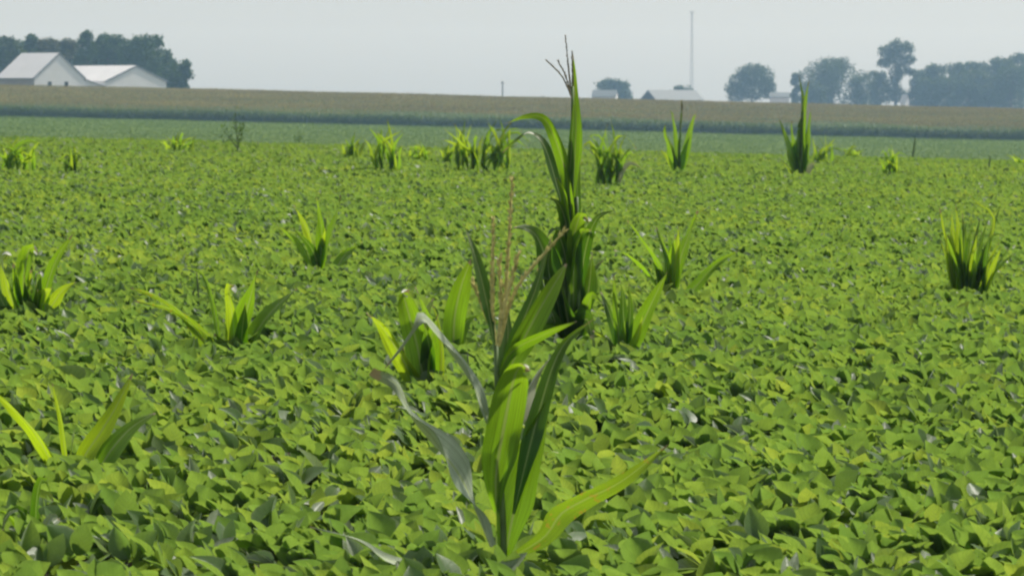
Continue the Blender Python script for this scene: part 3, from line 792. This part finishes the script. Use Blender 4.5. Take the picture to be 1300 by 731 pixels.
# ------------------------------------------------------------------ trees
def crown_mesh(lobes, n, size, squash=1.0):
    """leaf clumps through the lobes' outer shells; lobes: (x, y, z, rx, rz)"""
    lobes = np.array(lobes, float)
    wts = lobes[:, 3] ** 2 * 1.0; wts = wts / wts.sum()
    li = rng.choice(len(lobes), n, p=wts)
    dirs = nrm(rng.normal(size=(n, 3)))
    rad = np.clip(1 - np.abs(rng.normal(0, .26, n)), .15, 1.12) * (1 + .12 * rng.normal(size=n) * (rng.random(n) < .3))
    c = lobes[li, :3] + rng.normal(size=(n, 3)) * size * .9 + dirs * rad[:, None] * np.stack([lobes[li, 3], lobes[li, 3], lobes[li, 4]], -1)
    nr = nrm(dirs + .9 * rng.normal(size=(n, 3))); a = nrm(np.cross(nr, rng.normal(size=(n, 3)))); b = np.cross(nr, a)
    s = size * rng.uniform(.5, 1.3, n)[:, None]
    q = np.stack([c - a * s, c - b * s * .7 + nr * s * .2, c + a * s, c + b * s * .7 + nr * s * .2], 1)
    tint = np.repeat(np.clip(rng.normal(.5, .22, n), 0, 1), 4)
    return q.reshape(-1, 3), (np.arange(n) * 4)[:, None] + np.arange(4)[None], tint


def tree(label, px, top, half, d, mat, group, n=2600, bottom=.12, leaf=None, shape='round', lobes=None):
    s = F / d
    b = at(px, 120, d); g0 = float(gz(b[0], d)); tz = at(px, top, d)[2]
    root = empty('tree', (b[0], d, g0), label, 'tree', group)
    H = tz - g0; Rr = half / s
    if lobes is None:
        lobes = []
        k = 42 if shape != 'narrow' else 24
        for i in range(k):
            t = bottom + (1 - bottom) * (i + .6) / k
            prof = {'round': math.sin(math.pi * (.14 + .60 * t)) ** .7, 'narrow': math.sin(math.pi * (.2 + .62 * t)) ** .8,
                    'cone': max(.15, 1.05 - t)}[shape]
            a = random.uniform(0, 6.28); rr = Rr * prof * random.uniform(.20, .42); off = Rr * prof * random.uniform(.15, .86)
            zc = min(H * t, H - rr * .8)
            lobes.append((math.cos(a) * off, math.sin(a) * off, zc, rr, rr * random.uniform(.75, 1.0)))
        rr = Rr * .34; lobes.append((random.uniform(-.15, .15) * Rr, 0, H - rr * .85, rr, rr * .85))
    else:
        lobes = [((x - px) / s, yo, at(x, y, d)[2] - g0, r / s, r * q / s) for x, y, r, q, yo in lobes]
    v, f, t = crown_mesh(lobes, int(n * 1.5), leaf or .42)
    np_mesh('crown', v, f, M[mat], root, {'tint': t})
    parts = [tube([(0, 0, -.2), (.1, 0, H * .3), (-.1, .1, H * .7)], [.03 * H * .8, .02 * H, .008 * H], 7)]
    for lb in lobes[::2]:
        parts.append(tube([(0, 0, max(.15 * H, lb[2] * .45)), (lb[0] * .5, lb[1] * .5, lb[2] * .8), lb[:3]], [.012 * H, .008 * H, .003 * H], 5))
    vv, ff = merge(parts); py_mesh('trunk', vv, ff, M['bark'], root, True)
    return root


GL = 'trees behind the white barns'
DL = 725
tree('dark tree at the left picture edge behind the tall barn roof', -14, 50, 24, DL + 10, 'tree_dark', GL, 3200)
tree('round dark tree behind the left end of the tall barn roof', 12, 49, 20, DL, 'tree_mid', GL, 3000)
tree('narrow dark spire tree above the left half of the tall barn roof', 40, 47, 15, DL + 8, 'tree_dark', GL, 2400, shape='narrow')
tree('olive tree above the peak of the tall barn', 63, 51, 16, DL, 'tree_olive', GL, 2600)
tree('second olive tree, just right of the tall barn peak', 86, 52, 16, DL + 12, 'tree_olive', GL, 2600)
tree('tall narrow dark tree, highest of the left group, above the gap between barns', 109, 42, 13, DL, 'tree_dark', GL, 2800, shape='narrow')
tree('round-topped dark tree above the low barn roof left of the largest one', 136, 46, 22, DL + 6, 'tree_dark', GL, 3400)
tree('largest round dark tree above the low barn peak', 180, 47, 36, DL, 'tree_dark', GL, 6500)
tree('low ragged tree jutting out at the right end of the left group', 228, 78, 14, DL - 5, 'tree_dark', GL, 2600,
     lobes=[(236, 84, 6, 1.0, 0), (231, 92, 8, .8, 1), (222, 98, 11, .8, -1), (238, 95, 5, .7, 0), (226, 106, 11, .7, 0), (216, 92, 9, 1, 0), (230, 113, 9, .7, 0)])
tree('mid-green tree filling in behind the low barn between two dark crowns', 160, 62, 20, DL + 15, 'tree_mid', GL, 2800)
tree('low bushy tree behind the junction of the two white barns', 105, 66, 18, DL + 5, 'tree_mid', GL, 2400)

for px, top, half, lab in ((26, 54, 32, 'dense tree filling the gap behind the tall barn roof ridge'), (74, 55, 32, 'dense tree standing behind the tall barn peak'),
                           (124, 53, 28, 'dense tree filling the gap behind the narrow tall tree'), (207, 66, 20, 'lower shoulder tree just right of the largest round dark tree')):
    tree(lab, px, top, half, DL + 18, 'tree_dark', GL, 3600)

GR = 'hazy trees on the right horizon'
DR = 1180
tree('small hazy tree behind the pale shed, left of its twin', 773, 101, 15, DR, 'tree_mid', GR, 1700)
tree('small hazy tree right of the pale shed, its wider twin', 789, 103, 17, DR, 'tree_mid', GR, 2000)
tree('tiny tree crown showing over the long barn roof below the mast', 866, 110, 12, DR, 'tree_mid', GR, 1300)
tree('lone round hazy tree between the long white barn and the woods', 954, 81, 32, DR, 'tree_mid', GR, 4500,
     lobes=[(954, 95, 16, .9, 0), (940, 104, 15, .8, 2), (968, 98, 15, .9, -2), (930, 112, 10, .8, 0), (974, 110, 12, .8, 0), (955, 115, 20, .7, 0), (962, 88, 9, .8, 1), (944, 92, 9, .8, -1), (978, 120, 9, .8, 0), (935, 121, 12, .7, 0)])
tree('slender hazy tree at the left end of the right-hand woods', 1010, 94, 9, DR, 'tree_mid', GR, 1600, shape='narrow')
tree('big broad domed hazy tree behind the tall slim corn plant', 1056, 74, 42, DR, 'tree_mid', GR, 6000)
tree('low hazy bush right of the broad domed tree', 1092, 97, 20, DR - 15, 'tree_mid', GR, 1800)
tree('medium hazy tree left of the tall lollipop-shaped tree', 1113, 91, 15, DR + 10, 'tree_mid', GR, 2200)
tree('tallest hazy tree with a high lollipop crown on a thin stem', 1137, 50, 24, DR, 'tree_mid', GR, 4200,
     lobes=[(1137, 60, 10, .9, 0), (1124, 66, 9, .8, 1), (1150, 62, 10, .8, -1), (1136, 74, 13, .8, 0), (1122, 80, 9, .7, 0), (1154, 76, 8, .8, 0), (1147, 86, 9, .9, 0), (1138, 94, 9, 1.2, 0), (1133, 110, 11, 1.2, 0), (1157, 92, 6, .7, 0), (1126, 120, 11, 1, 0), (1142, 121, 9, 1, 0)])
tree('small hazy tree right of the lollipop-shaped tree, before the dense woods', 1165, 90, 13, DR + 10, 'tree_mid', GR, 2000)
for px, top, half, lab in ((1187, 82, 22, 'first rounded tree of the dense hazy woods from the left'), (1216, 80, 20, 'second rounded tree of the dense hazy woods from the left'),
                           (1243, 79, 20, 'middle tree of the dense hazy woods, level with its neighbours'), (1268, 74, 20, 'taller tree of the dense hazy woods near the right edge'),
                           (1296, 68, 22, 'highest tree of the dense hazy woods at the right picture edge')):
    tree(lab, px, top, half, DR + random.uniform(-10, 25), 'tree_mid', GR, 3300)
for px, top, half, lab in ((1205, 98, 24, 'lower tree in front of the hazy woods, left one'), (1255, 96, 26, 'lower tree in front of the hazy woods, right one'), (1030, 104, 18, 'low tree in front of the broad domed tree, left side'),
                           (1230, 90, 26, 'filling tree of the hazy woods, between two taller crowns'), (1284, 84, 26, 'filling tree of the hazy woods beside the highest one'), (1178, 100, 18, 'low tree at the left foot of the dense hazy woods')):
    tree(lab, px, top, half, DR - 30, 'tree_mid', GR, 2600)


# ------------------------------------------------------------------ barns
def barn(label, px, d, theta, L, W, ridge_row, eave_row, mats, windows=(), lean=None, end_mat=None, group=None, door=None):
    """gabled barn; near gable corner mid under photograph column px; ridge runs away to the left by angle theta from the picture plane"""
    apex = at(px, ridge_row, d); eave = at(px, eave_row, d)
    g0 = float(gz(apex[0], d)) - .3
    root = empty('barn', (apex[0], d, g0), label, 'barn', group)
    hr, he = apex[2] - g0, eave[2] - g0
    wall, roof = mats
    # local frame: u along ridge (from the near gable backwards), v across
    u = np.array([-math.cos(theta), math.sin(theta), 0]); v = np.array([math.sin(theta), math.cos(theta), 0])   # v points to the far/right eave
    P = lambda a, b, z: u * a + v * b + np.array([0, 0, z])
    h = W / 2
    V = [P(0, -h, 0), P(0, h, 0), P(0, h, he), P(0, 0, hr - .12), P(0, -h, he), P(L, -h, 0), P(L, h, 0), P(L, h, he), P(L, 0, hr - .12), P(L, -h, he)]
    py_mesh('gable_wall', V[:5], [(0, 1, 2, 3, 4)], M[end_mat or wall], root); py_mesh('gable_wall', V[5:], [(0, 4, 3, 2, 1)], M[end_mat or wall], root)
    for q in ((0, 4, 9, 5), (1, 6, 7, 2)): py_mesh('side_wall', [V[i] for i in q], [(0, 1, 2, 3)], M['barn_wall_shade'] if lean is not None else M[wall], root)
    # roof: two slabs with thickness and overhang
    sl = (hr - he) / h; oh = .45; t = .14
    Vr, Fr = [], []
    for sgn in (-1, 1):
        k = len(Vr)
        for a in (-.12, L + .12):
            for bb, z in ((0, hr), (sgn * (h + oh), hr - sl * (h + oh))):
                Vr += [P(a, bb, z + t), P(a, bb, z)]
        Fr += [tuple(k + i for i in q) for q in ((0, 2, 6, 4), (1, 5, 7, 3), (0, 1, 3, 2), (4, 6, 7, 5), (2, 3, 7, 6), (0, 4, 5, 1))]
    py_mesh('roof', Vr, Fr, M[roof], root)
    # dark barge boards along both rakes of the near gable
    for sgn in (-1, 1):
        q = [P(-.17, 0, hr + t + .03), P(-.17, sgn * (h + oh), hr - sl * (h + oh) + t + .03), P(-.17, sgn * (h + oh), hr - sl * (h + oh) - .22), P(-.17, 0, hr - .22)]
        q += [p + u * .04 for p in q]
        py_mesh('barge_board', q, [(0, 1, 2, 3), (4, 7, 6, 5), (0, 4, 5, 1), (3, 2, 6, 7), (1, 5, 6, 2), (0, 3, 7, 4)], M['eave_trim'], root)
    for b0, z0, w_, h_ in windows:
        q = [P(-.03, b0 - w_ / 2, z0), P(-.03, b0 + w_ / 2, z0), P(-.03, b0 + w_ / 2, z0 + h_), P(-.03, b0 - w_ / 2, z0 + h_)]
        q += [p + u * .02 for p in q]
        py_mesh('window', q, [(0, 1, 2, 3), (4, 7, 6, 5), (0, 4, 5, 1), (3, 2, 6, 7), (1, 5, 6, 2), (0, 3, 7, 4)], M['barn_dark'], root)
    if lean:
        wl, zl = lean
        z1 = he - .12
        q = [P(.5, h + .05, z1), P(L, h + .05, z1), P(L, h + wl, zl), P(.5, h + wl, zl)]
        q += [p - np.array([0, 0, .14]) for p in q]
        py_mesh('lean_to_roof', q, [(0, 1, 2, 3), (4, 7, 6, 5), (0, 4, 5, 1), (3, 2, 6, 7), (1, 5, 6, 2), (0, 3, 7, 4)], M[roof], root)
        q = [P(.9, h + .06, 0), P(.9, h + wl - .3, 0), P(.9, h + wl - .3, zl - .05), P(.9, h + .06, z1 - .16), P(L - .4, h + .06, 0), P(L - .4, h + wl - .3, 0), P(L - .4, h + wl - .3, zl - .05), P(L - .4, h + .06, z1 - .16)]
        py_mesh('lean_to_wall', q, [(0, 1, 2, 3), (4, 7, 6, 5), (1, 5, 6, 2)], M[wall], root)
    return root


GB = 'white barns on the left horizon'
barn('taller white barn with steep bright roof at the far left', 75, 690, R(45), 13.6, 13.4, 68, 98, ('barn_white', 'barn_roof'),
     windows=((-2.6, 2.3, 1.0, 1.7), (1.9, 2.3, 1.0, 1.7)), lean=(8.0, 2.5), group=GB)
barn('lower white barn with broad shallow roof, right of the taller barn', 173, 705, R(45), 25, 17.0, 84, 103, ('barn_white', 'barn_roof'), group=GB)
barn('long pale-roofed barn with a dark gable end below the mast', 823, 1060, R(152), 18.5, 10.5, 115, 127, ('barn_white', 'barn_roof_far'), end_mat='barn_dark')
barn('small pale grey shed in front of two hazy little trees', 783, 1050, R(10), 8, 5, 115, 122, ('barn_white', 'barn_roof_far'))
barn('low white shed glimpsed between the lone round tree and the woods', 1002, 1060, R(5), 6.5, 5, 118, 123, ('barn_white', 'barn_roof_far'))
barn('tiny white outbuilding under the lollipop-shaped tree', 1152, 1120, R(40), 2.2, 2.2, 121, 128, ('barn_white', 'barn_roof'))

# ------------------------------------------------------------------ lattice mast and utility pole
d = 1250; s = F / d
b = at(878, 120, d); g0 = float(gz(b[0], d)); top = at(878, 17, d)[2] - g0
root = empty('lattice_mast', (b[0], d, g0), 'tall thin grey lattice radio mast rising behind the long barn', 'radio mast')
parts = []; corners = []
w0, w1 = 2.8 / s, .9 / s
N = 9
for k in range(3):
    a = k * 2 * math.pi / 3 + .4
    path = [(math.cos(a) * (w0 + (w1 - w0) * i / N), math.sin(a) * (w0 + (w1 - w0) * i / N), top * i / N) for i in range(N + 1)]
    corners.append(path); parts.append(tube(path, [.06 - .02 * i / N for i in range(N + 1)], 5))
for k in range(3):
    A_, B_ = corners[k], corners[(k + 1) % 3]
    for i in range(N):
        parts.append(tube([A_[i], B_[i + 1]], [.014, .014], 4)); parts.append(tube([B_[i], A_[i + 1]], [.014, .014], 4)); parts.append(tube([A_[i], B_[i]], [.012, .012], 4))
v, f = merge(parts); py_mesh('mast_frame', v, f, M['steel'], root)
v, f = merge([tube([(0, 0, top - .2), (0, 0, top + 1.1)], [.12, .05], 6), tube([(-.9, 0, top + .2), (.9, 0, top + .2)], [.10, .10], 5), tube([(-.8, 0, top + .2), (-.8, 0, top + .8)], [.09, .09], 5), tube([(.8, 0, top + .2), (.8, 0, top + .8)], [.09, .09], 5)])
py_mesh('antenna', v, f, M['steel'], root)

d = 900; s = F / d
b = at(638, 120, d); g0 = float(gz(b[0], d)); top = at(638, 103, d)[2] - g0
root = empty('utility_pole', (b[0], d, g0), 'lone dark utility pole on the skyline left of the tallest corn plant', 'utility pole')
v, f = tube([(0, 0, -.3), (0, 0, top)], [.22, .16], 8); py_mesh('post', v, f, M['wood'], root)
v, f = box(-.6, .6, -.25, -.10, top - .75, top - .58); py_mesh('crossarm', v, f, M['wood'], root)

# ------------------------------------------------------------------ camera and render settings
cd = bpy.data.cameras.new('camera'); cam = bpy.data.objects.new('camera', cd); COL.objects.link(cam)
cam.location = (0, 0, EYE); cam.rotation_euler = (math.pi / 2 - PITCH, 0, 0)
cd.sensor_fit = 'HORIZONTAL'; cd.sensor_width = 36; cd.lens = 36 * F / 1300
cd.clip_start = .1; cd.clip_end = 6000
cd.dof.use_dof = True; cd.dof.focus_distance = 14.0; cd.dof.aperture_fstop = 11
sc.camera = cam
sc.view_settings.view_transform = 'Standard'; sc.view_settings.look = 'None'; sc.view_settings.gamma = 1; sc.view_settings.use_curve_mapping = False
sc.view_settings.exposure = 0.9
sc.render.engine = 'CYCLES'
cy = sc.cycles
cy.use_denoising = True
cy.max_bounces = 12; cy.diffuse_bounces = 8; cy.transmission_bounces = 8; cy.glossy_bounces = 2; cy.volume_bounces = 3; cy.transparent_max_bounces = 6
cy.sample_clamp_indirect = 4
cy.pixel_filter_type = 'BLACKMAN_HARRIS'; cy.filter_width = 2.3
cy.caustics_reflective = False; cy.caustics_refractive = False
